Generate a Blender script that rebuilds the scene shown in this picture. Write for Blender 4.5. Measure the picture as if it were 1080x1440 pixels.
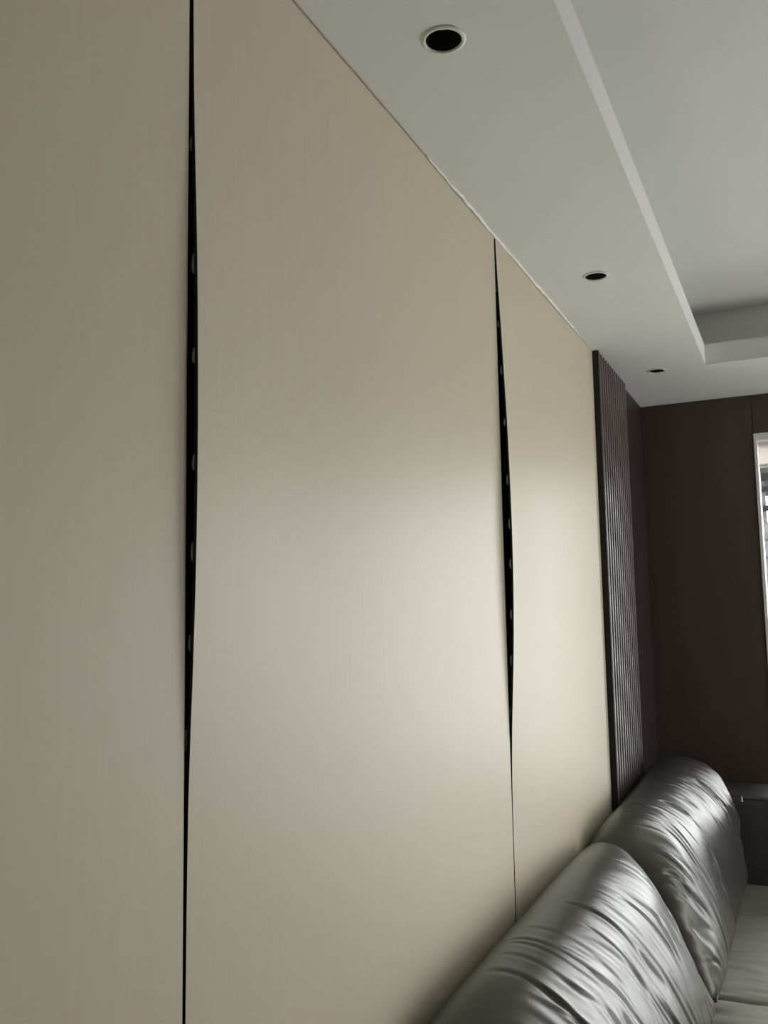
import bpy, bmesh, math, random
from mathutils import Matrix, Vector, noise

scene = bpy.context.scene
for o in list(bpy.data.objects):
    bpy.data.objects.remove(o, do_unlink=True)
COL = scene.collection

# ------------------------------------------------------------------ camera
CAM = Vector((0.6656, 0.0, 1.6))
cam_data = bpy.data.cameras.new('camera')
cam_data.sensor_fit = 'VERTICAL'
cam_data.sensor_height = 36.0
cam_data.lens = 1216.3 * 36.0 / 1440.0
cam_data.clip_start = 0.01
cam = bpy.data.objects.new('camera', cam_data)
COL.objects.link(cam)
right = Vector((0.90087041, 0.43374756, -0.01719178))
up = Vector((0.06159553, -0.08852634, 0.99416753))
fwd = Vector((-0.42969582, 0.89667505, 0.10646768))
m = Matrix((right, up, -fwd)).transposed().to_4x4()
m.translation = CAM
cam.matrix_world = m
scene.camera = cam

# ------------------------------------------------------------------ world: overcast sky
world = bpy.data.worlds.new('overcast_sky')
scene.world = world
world.use_nodes = True
bg = world.node_tree.nodes['Background']
bg.inputs['Color'].default_value = (0.99, 0.98, 0.985, 1)
bg.inputs['Strength'].default_value = 8.0

# ------------------------------------------------------------------ view
vs = scene.view_settings
vs.view_transform = 'Standard'
vs.look = 'None'
vs.gamma = 1.0
vs.use_curve_mapping = False
vs.exposure = 0.05

# window opening on the back wall (metres)
YB = 4.343                      # face of the back wall cladding
WX0, WX1, WZ0, WZ1 = 0.505, 2.66, 0.15, 2.365
ZC = 2.55                       # dropped ceiling border
ZT = 2.80                       # main ceiling slab
RX, RY0 = 3.6, -2.6             # room extents

# sky portal in the window opening (sampling aid for the daylight)
pd = bpy.data.lights.new('window_portal', 'AREA')
pd.shape = 'RECTANGLE'
pd.size = WX1 - WX0
pd.size_y = WZ1 - WZ0
pd.cycles.is_portal = True
po = bpy.data.objects.new('window_portal', pd)
COL.objects.link(po)
po.location = ((WX0 + WX1) / 2, YB + 0.17, (WZ0 + WZ1) / 2)
po.rotation_euler = (math.radians(-90), 0, 0)

# unseen window added for fill light, in the right wall near the back corner
V0, V1, VZ0, VZ1 = 3.05, 4.15, 0.06, 2.42
pd2 = bpy.data.lights.new('window_portal', 'AREA')
pd2.shape = 'RECTANGLE'
pd2.size = VZ1 - VZ0
pd2.size_y = V1 - V0
pd2.cycles.is_portal = True
po2 = bpy.data.objects.new('window_portal', pd2)
COL.objects.link(po2)
po2.location = (RX + 0.16, (V0 + V1) / 2, (VZ0 + VZ1) / 2)
po2.rotation_euler = (0, math.radians(90), 0)

# ------------------------------------------------------------------ materials
def lin(c):
    return tuple(((v / 255) / 12.92 if v / 255 <= 0.04045 else ((v / 255 + 0.055) / 1.055) ** 2.4) for v in c)


def mat(name, col, rough=0.6, metal=0.0, spec=0.5, var=0.06, scale=(8, 8, 8), bump=0.0, bscale=None,
        rvar=0.0, detail=4.0, srgb=True, **kw):
    """principled material with a procedural colour mottling and relief"""
    mt = bpy.data.materials.new(name)
    mt.use_nodes = True
    nt = mt.node_tree
    p = nt.nodes['Principled BSDF']
    base = lin(col) if srgb else col
    tc = nt.nodes.new('ShaderNodeTexCoord')
    mp = nt.nodes.new('ShaderNodeMapping')
    mp.inputs['Scale'].default_value = scale
    nt.links.new(tc.outputs['Object'], mp.inputs['Vector'])
    nz = nt.nodes.new('ShaderNodeTexNoise')
    nz.inputs['Scale'].default_value = 1.0
    nz.inputs['Detail'].default_value = detail
    nt.links.new(mp.outputs['Vector'], nz.inputs['Vector'])
    rp = nt.nodes.new('ShaderNodeValToRGB')
    rp.color_ramp.elements[0].position = 0.3
    rp.color_ramp.elements[1].position = 0.7
    rp.color_ramp.elements[0].color = tuple(max(0, c * (1 - var)) for c in base) + (1,)
    rp.color_ramp.elements[1].color = tuple(min(1, c * (1 + var)) for c in base) + (1,)
    nt.links.new(nz.outputs['Fac'], rp.inputs['Fac'])
    nt.links.new(rp.outputs['Color'], p.inputs['Base Color'])
    p.inputs['Roughness'].default_value = rough
    p.inputs['Metallic'].default_value = metal
    p.inputs['Specular IOR Level'].default_value = spec
    if rvar:
        mr = nt.nodes.new('ShaderNodeMapRange')
        mr.inputs['To Min'].default_value = rough - rvar
        mr.inputs['To Max'].default_value = rough + rvar
        nt.links.new(nz.outputs['Fac'], mr.inputs['Value'])
        nt.links.new(mr.outputs['Result'], p.inputs['Roughness'])
    if bump:
        b = nt.nodes.new('ShaderNodeBump')
        b.inputs['Strength'].default_value = 1.0
        b.inputs['Distance'].default_value = bump
        if bscale:
            mp2 = nt.nodes.new('ShaderNodeMapping')
            mp2.inputs['Scale'].default_value = bscale
            nt.links.new(tc.outputs['Object'], mp2.inputs['Vector'])
            n2 = nt.nodes.new('ShaderNodeTexNoise')
            n2.inputs['Scale'].default_value = 1.0
            n2.inputs['Detail'].default_value = 5.0
            nt.links.new(mp2.outputs['Vector'], n2.inputs['Vector'])
            nt.links.new(n2.outputs['Fac'], b.inputs['Height'])
        else:
            nt.links.new(nz.outputs['Fac'], b.inputs['Height'])
        nt.links.new(b.outputs['Normal'], p.inputs['Normal'])
    for k, v in kw.items():
        p.inputs[k.replace('_', ' ')].default_value = v
    return mt


M = {}
M['cream'] = mat('cream_wood_grain_laminate', (208, 198, 176), rough=0.42, spec=0.2, var=0.014,
                 scale=(110, 110, 1.4), rvar=0.02, bump=0.00008, bscale=(240, 240, 2.4))
M['core'] = mat('dark_panel_core', (26, 27, 33), rough=0.75, var=0.15, scale=(30, 30, 30))
M['substrate'] = mat('dark_substrate_board', (24, 23, 22), rough=0.9, var=0.2, scale=(12, 12, 12))
M['glue'] = mat('pale_adhesive', (160, 160, 155), rough=0.5, var=0.05, scale=(60, 60, 60))
M['plaster'] = mat('white_ceiling_plaster', (236, 235, 233), rough=0.9, spec=0.2, var=0.012, scale=(3, 3, 3),
                   bump=0.0004, bscale=(30, 30, 30))
M['caulk'] = mat('white_caulk', (246, 244, 238), rough=0.4, var=0.02, scale=(20, 60, 20))
M['shadowline'] = mat('thin_beige_shadow_line', (176, 158, 140), rough=0.7, var=0.12, scale=(20, 40, 20))  # shadow of the joint painted as a thin beige line
M['brown'] = mat('dark_brown_wall_laminate', (84, 70, 65), rough=0.5, spec=0.3, var=0.07, scale=(14, 14, 1.0),
                 bump=0.0001, bscale=(120, 120, 3))
M['shadedstrip'] = mat('shaded_brown_strip_laminate', (52, 44, 41), rough=0.5, spec=0.25, var=0.07, scale=(14, 14, 1.0))  # brown laminate darkened: the corner's shade is put into the colour
M['slat'] = mat('dark_brown_slat_laminate', (104, 92, 90), rough=0.3, spec=0.7, var=0.08, scale=(60, 60, 2))
M['slatback'] = mat('slat_groove_brown', (34, 29, 26), rough=0.7, var=0.08, scale=(60, 60, 2))
M['wallpaint'] = mat('warm_white_wall_paint', (196, 192, 186), rough=0.85, var=0.02, scale=(3, 3, 3))
M['floor'] = mat('grey_beige_floor_tile', (228, 224, 216), rough=0.3, var=0.08, scale=(2, 2, 2))
M['white'] = mat('white_window_aluminium', (236, 236, 233), rough=0.4, var=0.02, scale=(8, 8, 8))
M['sill'] = mat('pale_stone_sill', (214, 210, 202), rough=0.3, var=0.06, scale=(20, 20, 20))
M['ring'] = mat('white_lamp_trim', (228, 228, 222), rough=0.45, var=0.02, scale=(30, 30, 30))
M['can'] = mat('black_lamp_baffle', (9, 9, 9), rough=0.6, var=0.1, scale=(40, 40, 40))
M['lens'] = mat('frosted_lamp_lens', (205, 205, 196), rough=0.4, var=0.03, scale=(40, 40, 40))
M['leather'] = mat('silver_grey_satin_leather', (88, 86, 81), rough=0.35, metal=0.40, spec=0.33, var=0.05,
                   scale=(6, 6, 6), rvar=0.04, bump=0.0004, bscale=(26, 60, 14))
M['litseatleather'] = mat('lit_silver_grey_seat_leather', (142, 139, 129), rough=0.52, metal=0.25, spec=0.4, var=0.05,
                       scale=(6, 6, 6), rvar=0.04, bump=0.0004, bscale=(26, 60, 14))  # lighter copy of the leather, window light on the seat in its colour
M['piping'] = mat('dark_sofa_piping', (48, 47, 46), rough=0.5, var=0.1, scale=(40, 40, 40))
M['base'] = mat('dark_sofa_base', (52, 50, 48), rough=0.6, var=0.1, scale=(20, 20, 20))
M['chrome'] = mat('polished_metal', (200, 200, 200), rough=0.2, metal=1.0, var=0.03, scale=(20, 20, 20))
M['b_dark'] = mat('dark_concrete_beam', (26, 25, 26), rough=0.9, spec=0.04, var=0.12, scale=(2, 2, 2), bump=0.002, bscale=(14, 14, 14))
M['b_grey'] = mat('grey_concrete_pillar', (66, 65, 66), rough=0.9, spec=0.04, var=0.2, scale=(4, 4, 2), bump=0.002, bscale=(14, 14, 14))
M['b_slat'] = mat('grey_facade_board', (76, 75, 77), rough=0.8, spec=0.04, var=0.22, scale=(5, 5, 9))
M['b_joint'] = mat('pale_facade_joint', (190, 190, 190), rough=0.8, spec=0.04, var=0.04, scale=(5, 5, 5))
M['ground'] = mat('pale_concrete_ground', (220, 219, 217), rough=0.9, var=0.08, scale=(0.6, 0.6, 0.6))

# roller blind cloth: lets some daylight through
def cloth_mat():
    mt = bpy.data.materials.new('translucent_blind_cloth')
    mt.use_nodes = True
    nt = mt.node_tree
    p = nt.nodes['Principled BSDF']
    out = nt.nodes['Material Output']
    wv = nt.nodes.new('ShaderNodeTexNoise')
    wv.inputs['Scale'].default_value = 220
    rp = nt.nodes.new('ShaderNodeValToRGB')
    rp.color_ramp.elements[0].color = (0.72, 0.68, 0.64, 1)
    rp.color_ramp.elements[1].color = (0.8, 0.76, 0.72, 1)
    nt.links.new(wv.outputs['Fac'], rp.inputs['Fac'])
    nt.links.new(rp.outputs['Color'], p.inputs['Base Color'])
    p.inputs['Roughness'].default_value = 0.9
    tr = nt.nodes.new('ShaderNodeBsdfTranslucent')
    tr.inputs['Color'].default_value = (0.92, 0.88, 0.85, 1)
    mx = nt.nodes.new('ShaderNodeMixShader')
    mx.inputs[0].default_value = 0.62
    nt.links.new(p.outputs[0], mx.inputs[1])
    nt.links.new(tr.outputs[0], mx.inputs[2])
    nt.links.new(mx.outputs[0], out.inputs['Surface'])
    return mt


def glass_mat():
    mt = bpy.data.materials.new('clear_window_glass')
    mt.use_nodes = True
    nt = mt.node_tree
    nt.nodes.remove(nt.nodes['Principled BSDF'])
    out = nt.nodes['Material Output']
    tr = nt.nodes.new('ShaderNodeBsdfTransparent')
    tr.inputs['Color'].default_value = (0.95, 0.97, 0.96, 1)
    gl = nt.nodes.new('ShaderNodeBsdfGlossy')
    gl.inputs['Roughness'].default_value = 0.02
    fr = nt.nodes.new('ShaderNodeFresnel')
    fr.inputs['IOR'].default_value = 1.45
    mx = nt.nodes.new('ShaderNodeMixShader')
    nt.links.new(fr.outputs[0], mx.inputs[0])
    nt.links.new(tr.outputs[0], mx.inputs[1])
    nt.links.new(gl.outputs[0], mx.inputs[2])
    nt.links.new(mx.outputs[0], out.inputs['Surface'])
    return mt


M['cloth'] = cloth_mat()
M['glass'] = glass_mat()

# ------------------------------------------------------------------ helpers
def link(name, me, mats, parent=None, smooth=False):
    o = bpy.data.objects.new(name, me)
    COL.objects.link(o)
    if not isinstance(mats, (list, tuple)):
        mats = [mats]
    if not me.materials:
        for x in mats:
            me.materials.append(M[x])
    if parent:
        o.parent = parent
        o.matrix_parent_inverse = parent.matrix_world.inverted()
    if smooth:
        for f in me.polygons:
            f.use_smooth = True
    return o


def bm_mesh(bm, name):
    bmesh.ops.recalc_face_normals(bm, faces=bm.faces)
    me = bpy.data.meshes.new(name)
    bm.to_mesh(me)
    bm.free()
    return me


def add_box(bm, x0, x1, y0, y1, z0, z1):
    vs_ = [bm.verts.new(p) for p in ((x0, y0, z0), (x1, y0, z0), (x1, y1, z0), (x0, y1, z0),
                                     (x0, y0, z1), (x1, y0, z1), (x1, y1, z1), (x0, y1, z1))]
    for f in ((0, 3, 2, 1), (4, 5, 6, 7), (0, 1, 5, 4), (1, 2, 6, 5), (2, 3, 7, 6), (3, 0, 4, 7)):
        bm.faces.new([vs_[i] for i in f])


def boxes(name, lst, mats, parent=None, bevel=0.0, seg=2):
    bm = bmesh.new()
    for b in lst:
        add_box(bm, *b)
    if bevel:
        bmesh.ops.bevel(bm, geom=list(bm.edges), offset=bevel, segments=seg, affect='EDGES', profile=0.6)
    return link(name, bm_mesh(bm, name), mats, parent)


def tag(o, label=None, cat=None, group=None, kind=None):
    if label:
        o['label'] = label
    if cat:
        o['category'] = cat
    if group:
        o['group'] = group
    if kind:
        o['kind'] = kind
    return o


def tube(name, pts, radii, mats, parent=None, n=8):
    """irregular tube along a polyline"""
    bm = bmesh.new()
    rings = []
    for i, p in enumerate(pts):
        p = Vector(p)
        d = (Vector(pts[min(i + 1, len(pts) - 1)]) - Vector(pts[max(i - 1, 0)])).normalized()
        a = d.orthogonal().normalized() if abs(d.z) > 0.95 else d.cross(Vector((0, 0, 1))).normalized()
        b = d.cross(a)
        r = radii[i] if isinstance(radii, list) else radii
        rings.append([bm.verts.new(p + r * (math.cos(t) * a + math.sin(t) * b))
                      for t in (2 * math.pi * k / n for k in range(n))])
    for r0, r1 in zip(rings, rings[1:]):
        for k in range(n):
            bm.faces.new((r0[k], r0[(k + 1) % n], r1[(k + 1) % n], r1[k]))
    bm.faces.new(rings[0][::-1])
    bm.faces.new(rings[-1])
    return link(name, bm_mesh(bm, name), mats, parent, smooth=True)


def interp(tab, x):
    if x <= tab[0][0]:
        return tab[0][1]
    for (a, va), (b, vb) in zip(tab, tab[1:]):
        if x <= b:
            t = (x - a) / (b - a)
            return va + (vb - va) * t
    return tab[-1][1]


def sm(t):
    t = max(0.0, min(1.0, t))
    return t * t * (3 - 2 * t)


# ------------------------------------------------------------------ room shell
fl = tag(boxes('floor', [(-0.16, RX, RY0, YB + 0.16, -0.1, 0)], 'floor'), kind='structure')

wl = tag(boxes('wall_left', [(-0.16, -0.0115, RY0, YB + 0.16, 0, ZT)], 'substrate'), kind='structure')
tag(boxes('wall_right', [(RX, RX + 0.15, RY0, V0, 0, ZT), (RX, RX + 0.15, V1, YB + 0.16, 0, ZT),
                         (RX, RX + 0.15, V0, V1, 0, VZ0), (RX, RX + 0.15, V0, V1, VZ1, ZT)], 'wallpaint'), kind='structure')
tag(boxes('wall_rear', [(-0.16, RX + 0.15, RY0 - 0.15, RY0, 0, ZT)], 'brown'), kind='structure')
wb = tag(boxes('wall_back', [(-0.0115, WX0, YB + 0.009, YB + 0.16, 0, ZT),
                             (WX1, RX, YB + 0.009, YB + 0.16, 0, ZT),
                             (WX0, WX1, YB + 0.009, YB + 0.16, 0, WZ0),
                             (WX0, WX1, YB + 0.009, YB + 0.16, WZ1, ZT)], 'slatback'), kind='structure')

# --- ceiling: slab, dropped border with lamp holes, upstand lip of the cove
ce = tag(boxes('ceiling', [(-0.16, RX + 0.15, RY0 - 0.15, YB + 0.16, ZT, ZT + 0.12)], 'plaster'), kind='structure')
LAMPS = [(0.176, 1.287), (0.176, 2.489), (0.176, 3.671)]
TX0, TX1, TY0, TY1 = 0.368, 3.1, -2.1, 3.679
HR = 0.034


def border_mesh():
    bm = bmesh.new()

    def rect(x0, x1, y0, y1):
        bm.faces.new([bm.verts.new((x, y, ZC)) for x, y in ((x0, y0), (x0, y1), (x1, y1), (x1, y0))])
    rect(TX0, TX1, RY0, TY0)
    rect(TX0, TX1, TY1, YB + 0.009)
    rect(TX1, RX, RY0, YB + 0.009)
    x0, x1 = -0.0115, TX0
    y = RY0
    s = 0.08
    for lx, ly in LAMPS:
        rect(x0, x1, y, ly - s)
        rect(x0, lx - s, ly - s, ly + s)
        rect(lx + s, x1, ly - s, ly + s)
        N = 40
        ci, sq = [], []
        for k in range(N):
            a = 2 * math.pi * k / N
            c_, s_ = math.cos(a), math.sin(a)
            ci.append(bm.verts.new((lx + HR * c_, ly + HR * s_, ZC)))
            q = s / max(abs(c_), abs(s_))
            sq.append(bm.verts.new((lx + q * c_, ly + q * s_, ZC)))
        for k in range(N):
            j = (k + 1) % N
            bm.faces.new((ci[k], sq[k], sq[j], ci[j]))
        y = ly + s
    rect(x0, x1, y, YB + 0.009)
    bmesh.ops.remove_doubles(bm, verts=bm.verts, dist=1e-5)
    me = bpy.data.meshes.new('dropped_border')
    bm.normal_update()
    for f in bm.faces:
        if f.normal.z > 0:
            f.normal_flip()
    bm.to_mesh(me)
    bm.free()
    return me


bo = link('dropped_border', border_mesh(), 'plaster', ce)
tag(bo, 'white dropped ceiling border along the walls')
LT = 0.085
lip = boxes('cove_lip', [(TX0 - 0.018, TX0, TY0 - 0.018, TY1 + 0.018, ZC + 0.0005, ZC + LT),
                         (TX1, TX1 + 0.018, TY0 - 0.018, TY1 + 0.018, ZC + 0.0005, ZC + LT),
                         (TX0, TX1, TY1, TY1 + 0.018, ZC + 0.0005, ZC + LT),
                         (TX0, TX1, TY0 - 0.018, TY0, ZC + 0.0005, ZC + LT)], 'plaster', ce)
tag(lip, 'white upstand lip around the recessed tray')
CB = 0.12                       # closed light trough behind the lip
boxes('cove_back', [(TX0 - CB - 0.015, TX0 - CB, TY0 - CB, TY1 + CB, ZC + 0.0005, ZT),
                    (TX1 + CB, TX1 + CB + 0.015, TY0 - CB, TY1 + CB, ZC + 0.0005, ZT),
                    (TX0 - CB, TX1 + CB, TY1 + CB, TY1 + CB + 0.015, ZC + 0.0005, ZT),
                    (TX0 - CB, TX1 + CB, TY0 - CB - 0.015, TY0 - CB, ZC + 0.0005, ZT)], 'plaster', ce)

# --- cream wall panels with lifted edges
G1Y, G2Y, P3E = 0.8345, 2.078, 3.250
BULGE1 = [(0, 0), (1.10, 0.0), (1.20, 0.0005), (1.31, 0.0012), (1.41, 0.0028), (1.478, 0.006), (1.562, 0.009),
          (1.647, 0.0115), (1.716, 0.0125), (1.777, 0.013), (1.857, 0.013), (2.021, 0.011), (2.095, 0.009),
          (2.201, 0.005), (2.338, 0.0025), (2.50, 0.001), (2.56, 0.0)]
BULGE2 = [(0, 0), (1.11, 0.0), (1.236, 0.0022), (1.331, 0.007), (1.459, 0.0145), (1.57, 0.0188), (1.708, 0.0212),
          (1.80, 0.0214), (1.906, 0.0203), (2.054, 0.0178), (2.188, 0.0132), (2.312, 0.0095), (2.40, 0.006),
          (2.472, 0.003), (2.55, 0.0015)]


def smooth_tab(tab, z):
    return sum(interp(tab, z + d) for d in (-0.06, -0.03, 0, 0.03, 0.06)) / 5


def panel(name, y0, y1, tab, label, z0=0.0, z1=ZC - 0.002, reach=0.34):
    ny, nz, th = 48, 110, 0.005
    ys = [y0 + (y1 - y0) * (k / ny) ** 1.6 for k in range(ny + 1)]
    zs = [z0 + (z1 - z0) * k / nz for k in range(nz + 1)]
    V, F, mi = [], [], []

    def off(y, z):
        if not tab:
            return 0.0
        t = (y - y0) / reach
        if t >= 1:
            return 0.0
        return smooth_tab(tab, z) * (1 - t) ** 2 * (1 + 0.6 * t)
    for side in (0, 1):
        for z in zs:
            for y in ys:
                V.append((off(y, z) - th * side, y, z))
    n = ny + 1
    S = n * (nz + 1)
    for j in range(nz):
        for i in range(ny):
            a = j * n + i
            F.append((a, a + 1, a + n + 1, a + n)); mi.append(0)
            a += S
            F.append((a, a + n, a + n + 1, a + 1)); mi.append(1)
    for j in range(nz):
        a = j * n
        F.append((a, a + n, a + n + S, a + S)); mi.append(1)
        a += ny
        F.append((a, a + S, a + n + S, a + n)); mi.append(1)
    for i in range(ny):
        F.append((i, i + S, i + 1 + S, i + 1)); mi.append(1)
        a = nz * n + i
        F.append((a, a + 1, a + 1 + S, a + S)); mi.append(1)
    me = bpy.data.meshes.new(name)
    me.from_pydata(V, [], F)
    me.materials.append(M['cream'])
    me.materials.append(M['core'])
    me.polygons.foreach_set('material_index', mi)
    me.update()
    bm = bmesh.new(); bm.from_mesh(me)
    bmesh.ops.recalc_face_normals(bm, faces=bm.faces)
    for f in bm.faces:
        f.smooth = True
    for e in bm.edges:
        if len(e.link_faces) == 2 and e.calc_face_angle(0) > 0.6:
            e.smooth = False
    bm.to_mesh(me); bm.free()
    o = link(name, me, 'cream', wl)
    o['label'] = label
    return o


panel('wall_panel', -1.63, -0.392, None, 'cream wood-grain wall panel')
panel('wall_panel', -0.386, G1Y, None, 'flat cream wood-grain panel nearest the viewer')
pan2 = panel('wall_panel', G1Y + 0.0055, G2Y, BULGE1, 'wide cream wood-grain panel whose near edge has lifted off')
pan3 = panel('wall_panel', G2Y + 0.0065, P3E, BULGE2, 'cream wood-grain panel warped away beside the slatted strip')

# dabs of adhesive left behind the lifted edges
def dab_mesh(h, seed):
    bm = bmesh.new()
    bmesh.ops.create_uvsphere(bm, u_segments=8, v_segments=6, radius=1)
    for v in bm.verts:
        k = 1 + 0.25 * noise.noise(v.co * 1.3 + Vector((seed, 0, 0)))
        v.co = Vector((v.co.x * 0.0030 * k, v.co.y * 0.0026 * k, v.co.z * h * k))
    me = bm_mesh(bm, 'adhesive_dab')
    for p in me.polygons:
        p.use_smooth = True
    me.materials.append(M['glue'])
    return me


DABS = [dab_mesh(h, s) for h, s in ((0.010, 1.0), (0.0125, 5.0), (0.014, 9.0))]
random.seed(4)
for pan, zs, yb, tab in ((pan2, (2.190, 2.030, 1.911, 1.777, 1.668, 1.558, 1.444), G1Y + 0.0085, BULGE1),
                         (pan3, (2.486, 2.413, 2.315, 2.193, 2.056, 1.909, 1.797, 1.696, 1.57, 1.458, 1.331), G2Y + 0.0098, BULGE2)):
    for z in zs:
        # clings to the back of the lifted edge
        o = link('adhesive_dab', random.choice(DABS), 'glue', pan)
        o.location = (max(smooth_tab(tab, z), 0.001) - 0.0078, yb + random.uniform(-0.0006, 0.0006), z)

# --- slatted dark strip at the far end of the left wall
FY0, FY1 = P3E + 0.001, 3.842
flu = boxes('fluted_panel', [(-0.0115, 0.009, FY0, FY1, 0, ZC - 0.001)], 'slatback', wl)
tag(flu, 'dark brown slatted strip at the end of the cream panels')
boxes('edge_strip', [(0.0092, 0.0225, FY0, FY0 + 0.010, 0, ZC - 0.001)], 'slatback', flu)
NS = 13
pitch = (FY1 - FY0 - 0.016) / NS


def slat_mesh():
    w, d = pitch * 0.44, 0.0125
    h = w / 2
    pr = [(-h, 0), (-h, d * 0.72), (-h * 0.93, d * 0.88), (-h * 0.72, d * 0.97), (0, d), (h * 0.72, d * 0.97),
          (h * 0.93, d * 0.88), (h, d * 0.72), (h, 0)]
    bm = bmesh.new()
    a = [bm.verts.new((x, y, 0)) for y, x in pr]
    b = [bm.verts.new((x, y, ZC - 0.001)) for y, x in pr]
    for k in range(8):
        f = bm.faces.new((a[k], a[k + 1], b[k + 1], b[k]))
        f.smooth = True
    bm.faces.new((a[-1], a[0], b[0], b[-1]))
    bm.faces.new(a); bm.faces.new(b[::-1])
    bmesh.ops.recalc_face_normals(bm, faces=bm.faces)
    for e in bm.edges:
        if len(e.link_faces) == 2 and e.calc_face_angle(0) > 1.0:
            e.smooth = False
    me = bpy.data.meshes.new('slat')
    bm.to_mesh(me); bm.free()
    me.materials.append(M['slat'])
    return me


SL = slat_mesh()
for k in range(NS):
    o = link('slat', SL, 'slat', flu)
    o.location = (0.0092, FY0 + 0.013 + pitch * (k + 0.5), 0)

# plain dark panel between the slats and the corner
tag(boxes('wall_panel', [(-0.0114, 0.003, FY1 + 0.002, YB + 0.006, 0, ZC - 0.001)], 'shadedstrip', wl),
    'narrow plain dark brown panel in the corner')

# --- dark brown cladding of the back wall
for lab, b in (('plain dark brown panel from the corner to the window', (0.0035, 0.5035, YB, YB + 0.0088, 0, ZC - 0.001)),
               ('dark brown panel above the window', (0.5065, WX1, YB, YB + 0.0088, WZ1, ZC - 0.001)),
               ('dark brown panel below the window', (0.5065, WX1, YB, YB + 0.0088, 0, WZ0)),
               ('dark brown panel right of the window', (WX1 + 0.003, RX - 0.002, YB, YB + 0.0088, 0, ZC - 0.001))):
    o = boxes('wall_panel', [b], 'brown', wb, bevel=0.0008, seg=1)
    tag(o, lab)

# --- caulk and painted shadow line along the ceiling joint
random.seed(11)
pts, rad = [], []
y = 1.62
while y < 3.24:
    pts.append((0.0035 + random.uniform(-0.0012, 0.0015), y, ZC - 0.0025 + random.uniform(-0.0016, 0.0010)))
    base = 0.0018 + 0.0030 * sm((y - 1.62) / 0.25) * (0.75 + 0.5 * noise.noise(Vector((y * 9, 3, 0))))
    if y > 2.85:
        base *= max(0.35, 1 - (y - 2.85) * 3)
    rad.append(max(0.0008, base + random.uniform(-0.0005, 0.0006)))
    y += 0.018
tag(tube('trim_1', pts, rad, 'caulk', n=7), 'wavy white caulk bead along the ceiling joint of the panels', kind='structure')
pts, rad = [], []
y = -1.6
while y < 1.63:
    pts.append((0.0015, y, ZC - 0.0015 + random.uniform(-0.0006, 0.0006)))
    rad.append(0.0015 + 0.0006 * noise.noise(Vector((y * 12, 8, 0))))
    y += 0.03
tag(tube('trim_2', pts, rad, 'shadowline', n=6), 'thin beige shadow line along the ceiling joint', kind='structure')

# ------------------------------------------------------------------ window
wn = bpy.data.objects.new('window_1', None)
wn.location = ((WX0 + WX1) / 2, YB + 0.08, WZ0)
COL.objects.link(wn)
bpy.context.view_layer.update()
tag(wn, 'white framed window on the dark back wall', kind='structure')
yf0, yf1 = YB - 0.004, YB + 0.158
boxes('window_frame', [(WX0, WX0 + 0.014, yf0, yf1, WZ0 + 0.02, WZ1), (WX1 - 0.014, WX1, yf0, yf1, WZ0 + 0.02, WZ1),
                       (WX0 + 0.014, WX1 - 0.014, yf0, yf1, WZ1 - 0.034, WZ1)], 'white', wn, bevel=0.0012, seg=1)
tag(boxes('window_sill', [(WX0 - 0.0, WX1 + 0.0, YB - 0.03, yf1, WZ0 - 0.012, WZ0 + 0.02)], 'sill', wn, bevel=0.003), 'pale stone sill')
mx = [WX0 + 0.014, WX0 + 0.68, WX0 + 1.33, WX1 - 0.014]
for x in mx[1:3]:
    boxes('mullion', [(x - 0.018, x + 0.018, YB + 0.10, YB + 0.15, WZ0 + 0.02, WZ1 - 0.034)], 'white', wn, bevel=0.002, seg=1)
for a, b in zip(mx, mx[1:]):
    a2 = a + (0.018 if a != mx[0] else 0)
    b2 = b - (0.018 if b != mx[-1] else 0)
    boxes('window_pane', [(a2, b2, YB + 0.122, YB + 0.127, WZ0 + 0.02, WZ1 - 0.034)], 'glass', wn)

w2 = bpy.data.objects.new('fill_window', None)  # added out of view to bring fill light into the room
w2.location = (RX + 0.08, (V0 + V1) / 2, VZ0)
COL.objects.link(w2)
bpy.context.view_layer.update()
tag(w2, 'unseen white framed window added in the right wall for fill light', kind='structure')
boxes('window_frame', [(RX + 0.02, RX + 0.12, V0, V0 + 0.04, VZ0, VZ1), (RX + 0.02, RX + 0.12, V1 - 0.04, V1, VZ0, VZ1),
                       (RX + 0.02, RX + 0.12, V0 + 0.04, V1 - 0.04, VZ0, VZ0 + 0.04),
                       (RX + 0.02, RX + 0.12, V0 + 0.04, V1 - 0.04, VZ1 - 0.04, VZ1)], 'white', w2, bevel=0.002, seg=1)
vm = (V0 + V1) / 2
boxes('mullion', [(RX + 0.04, RX + 0.10, vm - 0.02, vm + 0.02, VZ0 + 0.04, VZ1 - 0.04)], 'white', w2, bevel=0.002, seg=1)
for a, b in ((V0 + 0.04, vm - 0.02), (vm + 0.02, V1 - 0.04)):
    boxes('window_pane', [(RX + 0.066, RX + 0.071, a, b, VZ0 + 0.04, VZ1 - 0.04)], 'glass', w2)

# roller blind in the head of the reveal
rb = bpy.data.objects.new('roller_blind', None)
rb.location = ((WX0 + WX1) / 2, YB + 0.045, WZ1 - 0.034)
COL.objects.link(rb)
bpy.context.view_layer.update()
tag(rb, 'off-white roller blind drawn up at the top of the window', 'blind')
bx0, bx1 = WX0 + 0.0155, WX1 - 0.0155
tube('roller', [(bx0 + 0.002, YB + 0.05, WZ1 - 0.051), (bx1 - 0.002, YB + 0.05, WZ1 - 0.051)], 0.013, 'cloth', rb, n=20)
boxes('blind_cloth', [(bx0, bx1, YB + 0.0255, YB + 0.0270, 2.222, WZ1 - 0.038)], 'cloth', rb)
boxes('bottom_rail', [(bx0, bx1, YB + 0.019, YB + 0.034, 2.205, 2.222)], 'white', rb, bevel=0.003)

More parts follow.
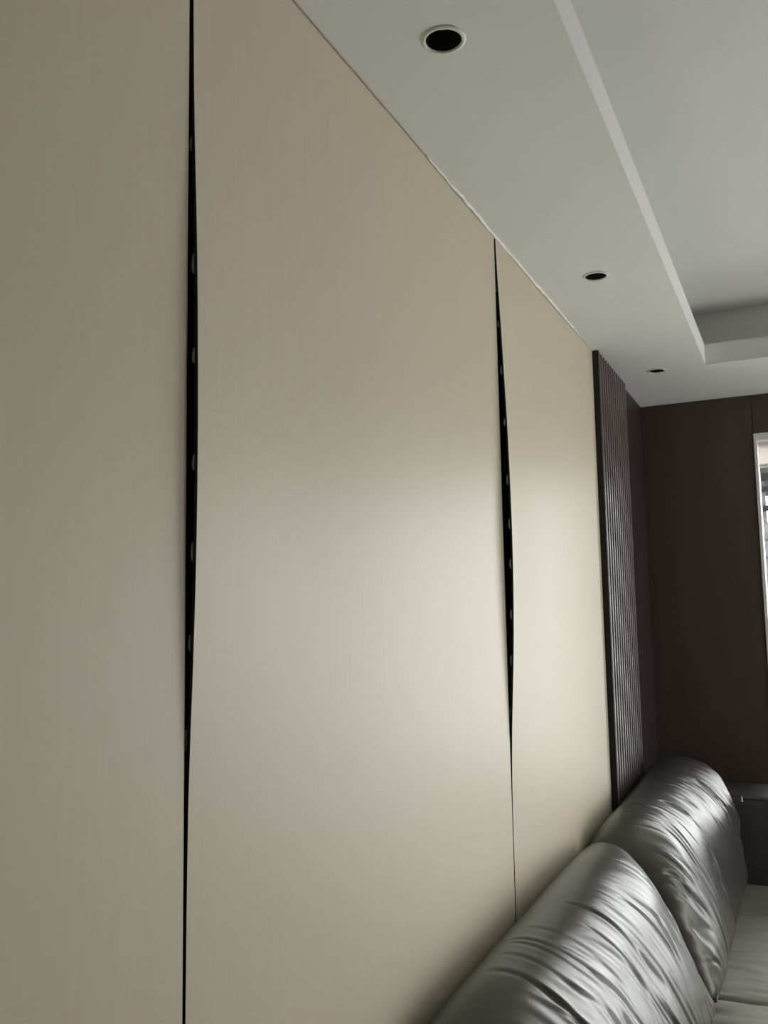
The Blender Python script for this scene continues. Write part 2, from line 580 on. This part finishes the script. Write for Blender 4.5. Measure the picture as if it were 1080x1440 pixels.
# ------------------------------------------------------------------ downlights
def lathe(name, prof, mt, parent, loc, n=40):
    bm = bmesh.new()
    rings = []
    for r, z in prof:
        rings.append([bm.verts.new((r * math.cos(2 * math.pi * k / n), r * math.sin(2 * math.pi * k / n), z)) for k in range(n)]
                     if r > 1e-6 else [bm.verts.new((0, 0, z))])
    for a, b in zip(rings, rings[1:]):
        for k in range(n):
            j = (k + 1) % n
            if len(b) == 1:
                bm.faces.new((a[k], a[j], b[0]))
            elif len(a) == 1:
                bm.faces.new((a[0], b[j], b[k]))
            else:
                bm.faces.new((a[k], a[j], b[j], b[k]))
    o = link(name, bm_mesh(bm, name), mt, parent, smooth=True)
    if parent:
        o.matrix_parent_inverse = Matrix()
    o.location = loc
    return o


LBL = ['black-hearted recessed downlight with white rim, largest and nearest of the row',
       'middle one of the three recessed downlights in the white ceiling border',
       'farthest recessed downlight, near the corner of the ceiling tray']
for (lx, ly), lb in zip(LAMPS, LBL):
    e = bpy.data.objects.new('recessed_downlight', None)
    e.location = (lx, ly, ZC)
    COL.objects.link(e)
    bpy.context.view_layer.update()
    tag(e, lb, 'ceiling light', 'recessed downlights along the wall')
    lathe('trim_ring', [(0.0305, 0.004), (0.0305, -0.0015), (0.0315, -0.0035), (0.0345, -0.0030), (0.0375, -0.0015),
                        (0.0385, -0.0001), (0.0340, 0.0008), (0.0330, 0.004), (0.0305, 0.004)], 'ring', e, (0, 0, 0))
    lathe('baffle', [(0.0304, 0.0), (0.0300, 0.050), (0.0, 0.0505)], 'can', e, (0, 0, 0))
    lathe('lens', [(0.0, 0.0305), (0.015, 0.0310), (0.022, 0.033), (0.022, 0.046), (0.0, 0.046)], 'lens', e, (0, 0, 0))

# ------------------------------------------------------------------ sofa
def catmull(P, n):
    """closed catmull-rom through 2D control points -> n samples"""
    k = len(P)
    out = []
    for i in range(n):
        t = i * k / n
        j = int(t)
        u = t - j
        p0, p1, p2, p3 = (P[(j + q) % k] for q in (-1, 0, 1, 2))
        out.append(tuple(0.5 * ((2 * p1[c]) + (-p0[c] + p2[c]) * u + (2 * p0[c] - 5 * p1[c] + 4 * p2[c] - p3[c]) * u * u
                                + (-p0[c] + 3 * p1[c] - 3 * p2[c] + p3[c]) * u ** 3) for c in (0, 1)))
    return out


def sweep(name, prof, a0, a1, axis, nu, nv, r, mt, parent, disp=None, rs=(None, None)):
    """rounded closed sweep: prof(t)->2D controls; ends rolled off with radius r; disp(v, a, point2d)->offset along normal"""
    rows = []
    L = a1 - a0
    # denser rows near the ends
    ts = []
    for i in range(nu + 1):
        q = i / nu
        ts.append(q + 0.0 * q)
    ends = [0.0, 0.004, 0.012, 0.03, 0.06, 0.1, 0.18, 0.3, 0.45, 0.65, 0.85]
    aa = sorted(set([a0 + r * e for e in ends] + [a1 - r * e for e in ends] +
                    [a0 + r + (L - 2 * r) * t for t in ts]))
    V = []
    for a in aa:
        C = catmull(prof((a - a0) / L), nv)
        N = []
        for i in range(nv):
            dx = C[(i + 1) % nv][0] - C[i - 1][0]
            dz = C[(i + 1) % nv][1] - C[i - 1][1]
            l = math.hypot(dx, dz) or 1
            N.append((-dz / l, dx / l))
        d = min(a - a0, a1 - a)
        inset = 0.0
        if d < r:
            inset = r - math.sqrt(max(0, r * r - (r - d) ** 2))
        row = []
        slen = 0
        for i in range(nv):
            if i:
                slen += math.hypot(C[i][0] - C[i - 1][0], C[i][1] - C[i - 1][1])
            o = -inset
            if disp:
                o += disp(slen, a, C[i]) * min(1, 0.25 + d / r)
            qx = C[i][0] + N[i][0] * o
            row.append((max(qx, 0.005 + 0.0225 * sm((a - 3.05) / 0.17)) if axis == 'y' else qx, C[i][1] + N[i][1] * o))
        rows.append((a, row))

    def co(a, p):
        return (p[0], a, p[1]) if axis == 'y' else (a, p[0], p[1])
    for a, row in rows:
        V += [co(a, p) for p in row]
    F = []
    for j in range(len(rows) - 1):
        for i in range(nv):
            k = (i + 1) % nv
            F.append((j * nv + i, j * nv + k, (j + 1) * nv + k, (j + 1) * nv + i))
    for j, rev in ((0, True), (len(rows) - 1, False)):
        a, row = rows[j]
        V.append(co(a, (sum(p[0] for p in row) / nv, sum(p[1] for p in row) / nv)))
        c = len(V) - 1
        for i in range(nv):
            F.append((j * nv + i, j * nv + (i + 1) % nv, c))
    me = bpy.data.meshes.new(name)
    me.from_pydata(V, [], F)
    bm = bmesh.new(); bm.from_mesh(me)
    bmesh.ops.recalc_face_normals(bm, faces=bm.faces)
    bm.to_mesh(me); bm.free()
    return link(name, me, mt, parent, smooth=True)


so = bpy.data.objects.new('sofa', None)
SY0, SY1 = 1.05, 4.26
so.location = (0.48, (SY0 + SY1) / 2, 0)
COL.objects.link(so)
bpy.context.view_layer.update()
tag(so, 'silver grey satin leather sofa with creased back cushions along the panelled wall', 'sofa')

# clockwise from the back bottom: back, crest, front, bottom
MID = [(.030, .43), (.014, .65), (.010, .815), (.030, .872), (.095, .915), (.180, .903), (.254, .848), (.310, .757),
       (.350, .65), (.376, .55), (.380, .465), (.330, .425)]
END = [(.030, .43), (.014, .65), (.010, .805), (.028, .856), (.080, .878), (.140, .860), (.203, .785), (.257, .70),
       (.306, .60), (.350, .51), (.372, .46), (.330, .425)]
FAR = [(.044, .43), (.030, .65), (.026, .865), (.052, .918), (.125, .948), (.225, .945), (.310, .900), (.362, .800),
       (.388, .67), (.400, .55), (.395, .465), (.330, .425)]


END2 = [(x, z - (0.022 if 2 <= k <= 6 else 0)) for k, (x, z) in enumerate(END)]


def mixp(A, B, t):
    return [(a[0] + (b[0] - a[0]) * t, a[1] + (b[1] - a[1]) * t) for a, b in zip(A, B)]


def back_prof(near, far, wn_, wf):
    def f(t):
        if t < wn_:
            return mixp(near, MID, math.sin(math.pi / 2 * t / wn_))
        if t > 1 - wf:
            return mixp(far, MID, math.sin(math.pi / 2 * (1 - t) / wf))
        return MID
    return f


def crease(seed, y0, y1, far):
    """long soft folds running down the front of a cushion, a few of them starting on the crest"""
    rnd = random.Random(seed)
    segs = []
    for k in range(60):
        a = rnd.uniform(y0 - 0.25, y1 - 0.02)
        s_ = rnd.uniform(0.56, 0.86)
        ln = rnd.uniform(0.12, 0.42)
        sk = rnd.uniform(0.25, 0.75)
        segs.append((a, s_, sk, ln, rnd.uniform(0.004, 0.009), rnd.choice((0.0015, 0.002, 0.0025, 0.003, 0.0045, 0.006))))
    for k in range(5):                      # folds that cross the crest in the middle of the cushion
        a = y0 + (y1 - y0) * (0.17 + 0.045 * k) + rnd.uniform(-0.03, 0.03)
        segs.append((a, rnd.uniform(0.44, 0.52), rnd.uniform(0.1, 0.3), rnd.uniform(0.2, 0.4), 0.008, rnd.uniform(0.0009, 0.0022)))
    for k in range(6):                      # gathers at the far lower corner
        segs.append((y1 - 0.16 + 0.02 * k, 0.86 + 0.02 * k, 0.5, 0.2, 0.010, far))

    def f(s, a, p):
        if s < 0.36:
            return 0.0
        front = sm((p[0] - 0.13) / 0.10)
        o = 0.0
        wob = 0.018 * noise.noise(Vector((a * 5, s * 6, seed)))
        for (a0, s0, sk, ln, w, dp) in segs:
            t = (s - s0) / ln
            if t <= 0 or t >= 1:
                continue
            d = (a - a0 - sk * (s - s0) + wob) / w
            if abs(d) > 5:
                continue
            e = math.sin(math.pi * t ** 0.8) * dp
            o += e * (-math.exp(-d * d) + 0.55 * math.exp(-((d - 2.0) / 1.5) ** 2))
        q = a - 0.45 * s + wob
        o += front * (0.0026 * noise.noise(Vector((q * 34, s * 3.0, seed + 3))) + 0.0013 * noise.noise(Vector((q * 62, s * 4.0, seed + 5))))
        o += front * 0.0045 * noise.noise(Vector((q * 12, s * 2.6, seed + 9)))
        o += (0.25 + 0.75 * front) * 0.007 * noise.noise(Vector((a * 4.5, s * 5.0, seed + 31)))
        return o
    return f


YS = 2.722
c1 = sweep('back_cushion', back_prof(END, END, 0.2, 0.28), 1.375, YS, 'y', 300, 170, 0.035, 'leather', so,
           crease(3, 1.375, YS, 0.002))
c2 = sweep('back_cushion', back_prof(END2, FAR, 0.16, 0.5), YS + 0.002, 3.925, 'y', 270, 170, 0.06, 'leather', so,
           crease(17, YS, 3.925, 0.006))
tag(c1, 'nearer creased back cushion')
tag(c2, 'farther creased back cushion beside the dark arm')
for c, y0, y1 in ((c1, 1.40, YS - 0.02), (c2, YS + 0.02, 3.90)):
    n = 40
    P = []
    for k in range(n + 1):
        y = y0 + (y1 - y0) * k / n
        P.append((0.372 + 0.008 * math.sin(math.pi * k / n), y, 0.456 + 0.004 * noise.noise(Vector((y * 6, 0, 2)))))
    tube('piping', P, 0.0035, 'piping', c, n=6)


# seat cushions: profile in x,z
def seat_prof(t):
    return [(.055, .33), (.045, .40), (.08, .445), (.25, .452), (.45, .456), (.65, .457), (.85, .452), (.945, .425),
            (.965, .36), (.93, .285), (.60, .28), (.25, .28)]


def seat_disp(seed):
    def f(s, a, p):
        if p[1] < 0.40:
            return 0.0
        o = 0.0
        q = a + 0.06 * noise.noise(Vector((p[0] * 4, a * 4, seed)))
        for fr, am, wd in ((11, 0.0055, 0.3), (26, 0.0028, 0.3)):
            n = noise.noise(Vector((p[0] * 3.2, q * fr, seed + fr)))
            o -= am * max(0.0, 1 - abs(n) / wd) ** 1.3
            o += am * 0.6 * n
        return o
    return f


s1 = sweep('seat_cushion', seat_prof, 1.375, 2.795, 'y', 170, 120, 0.03, 'litseatleather', so, seat_disp(5.0))
s2 = sweep('seat_cushion', seat_prof, 2.799, 3.925, 'y', 150, 120, 0.03, 'litseatleather', so, seat_disp(21.0))
tag(s1, 'nearer creased seat cushion')
tag(s2, 'farther creased seat cushion')


# arms: profile in y,z
def arm_prof(y0, y1):
    def f(t):
        d = y1 - y0
        return [(y0 + .006, .10), (y0, .40), (y0 + .002, .70), (y0 + .008, .772), (y0 + .04, .790), (y0 + d * .5, .797),
                (y1 - .04, .790), (y1 - .008, .772), (y1 - .002, .70), (y1, .40), (y1 - .006, .10), (y0 + d * .5, .095)]
    return f


def arm_disp(s, a, p):
    return 0.004 * noise.noise(Vector((a * 7, p[0] * 6, p[1] * 7))) + 0.0015 * noise.noise(Vector((a * 22, p[0] * 20, p[1] * 22)))


ya = 3.93
ar = sweep('arm', arm_prof(ya, SY1), 0.03, 0.97, 'x', 70, 72, 0.03, 'leather', so, arm_disp)
tag(ar, 'dark shaded arm at the far end')
tube('piping', [(0.395 + 0.56 * k / 30, ya + 0.003, 0.782 + 0.002 * noise.noise(Vector((k * .4, 1, 1)))) for k in range(31)], 0.0028, 'piping', ar, n=6)
boxes('zip_pull', [(0.388, 0.3925, ya - 0.007, ya - 0.002, 0.770, 0.792)], 'chrome', ar, bevel=0.0008, seg=1)
ar2 = sweep('arm', arm_prof(SY0, 1.37), 0.03, 0.97, 'x', 50, 60, 0.03, 'leather', so, arm_disp)
boxes('base', [(0.04, 0.93, 1.372, 3.928, 0.10, 0.279)], 'base', so, bevel=0.008)
for x in (0.10, 0.88):
    for y in (SY0 + 0.12, SY1 - 0.12):
        bm = bmesh.new()
        bmesh.ops.create_cone(bm, cap_ends=True, segments=16, radius1=0.016, radius2=0.024, depth=0.10,
                              matrix=Matrix.Translation((x, y, 0.05)))
        link('leg', bm_mesh(bm, 'leg'), 'chrome', so)

# ------------------------------------------------------------------ outside: neighbouring building with open balcony
YO = 9.0
gr = tag(boxes('ground', [(-12, 14, YB + 0.6, 30, -3.2, -3.0)], 'ground'), kind='structure')
bu = bpy.data.objects.new('building', None)
bu.location = (-1.3, YO, -3.0)
COL.objects.link(bu)
bpy.context.view_layer.update()
tag(bu, 'grey neighbouring building with an open balcony seen through the window', 'building')
BX0, BX1 = -4.0, 0.95
boxes('roof_beam', [(BX0, BX1 + 0.1, YO - 0.05, YO + 1.4, 2.72, 3.30)], 'b_dark', bu, bevel=0.01)
for x in (-3.95, -2.85, -1.75, -0.70, 0.305, 0.85):
    boxes('pillar', [(x, x + 0.10, YO, YO + 0.12, -3.0, 2.72)], 'b_grey', bu, bevel=0.006)
for z, h in ((2.615, 0.045), (2.425, 0.055)):
    boxes('rail', [(BX0, BX1, YO - 0.03, YO - 0.002, z, z + h)], 'b_dark', bu, bevel=0.004)
boxes('parapet_core', [(BX0, BX1, YO + 0.02, YO + 0.10, -3.0, 2.325)], 'b_joint', bu)
z = 2.315
while z > -2.8:
    boxes('facade_board', [(BX0, BX1, YO - 0.012, YO + 0.0195, z - 0.157, z)], 'b_slat', bu, bevel=0.003, seg=1)
    z -= 0.170
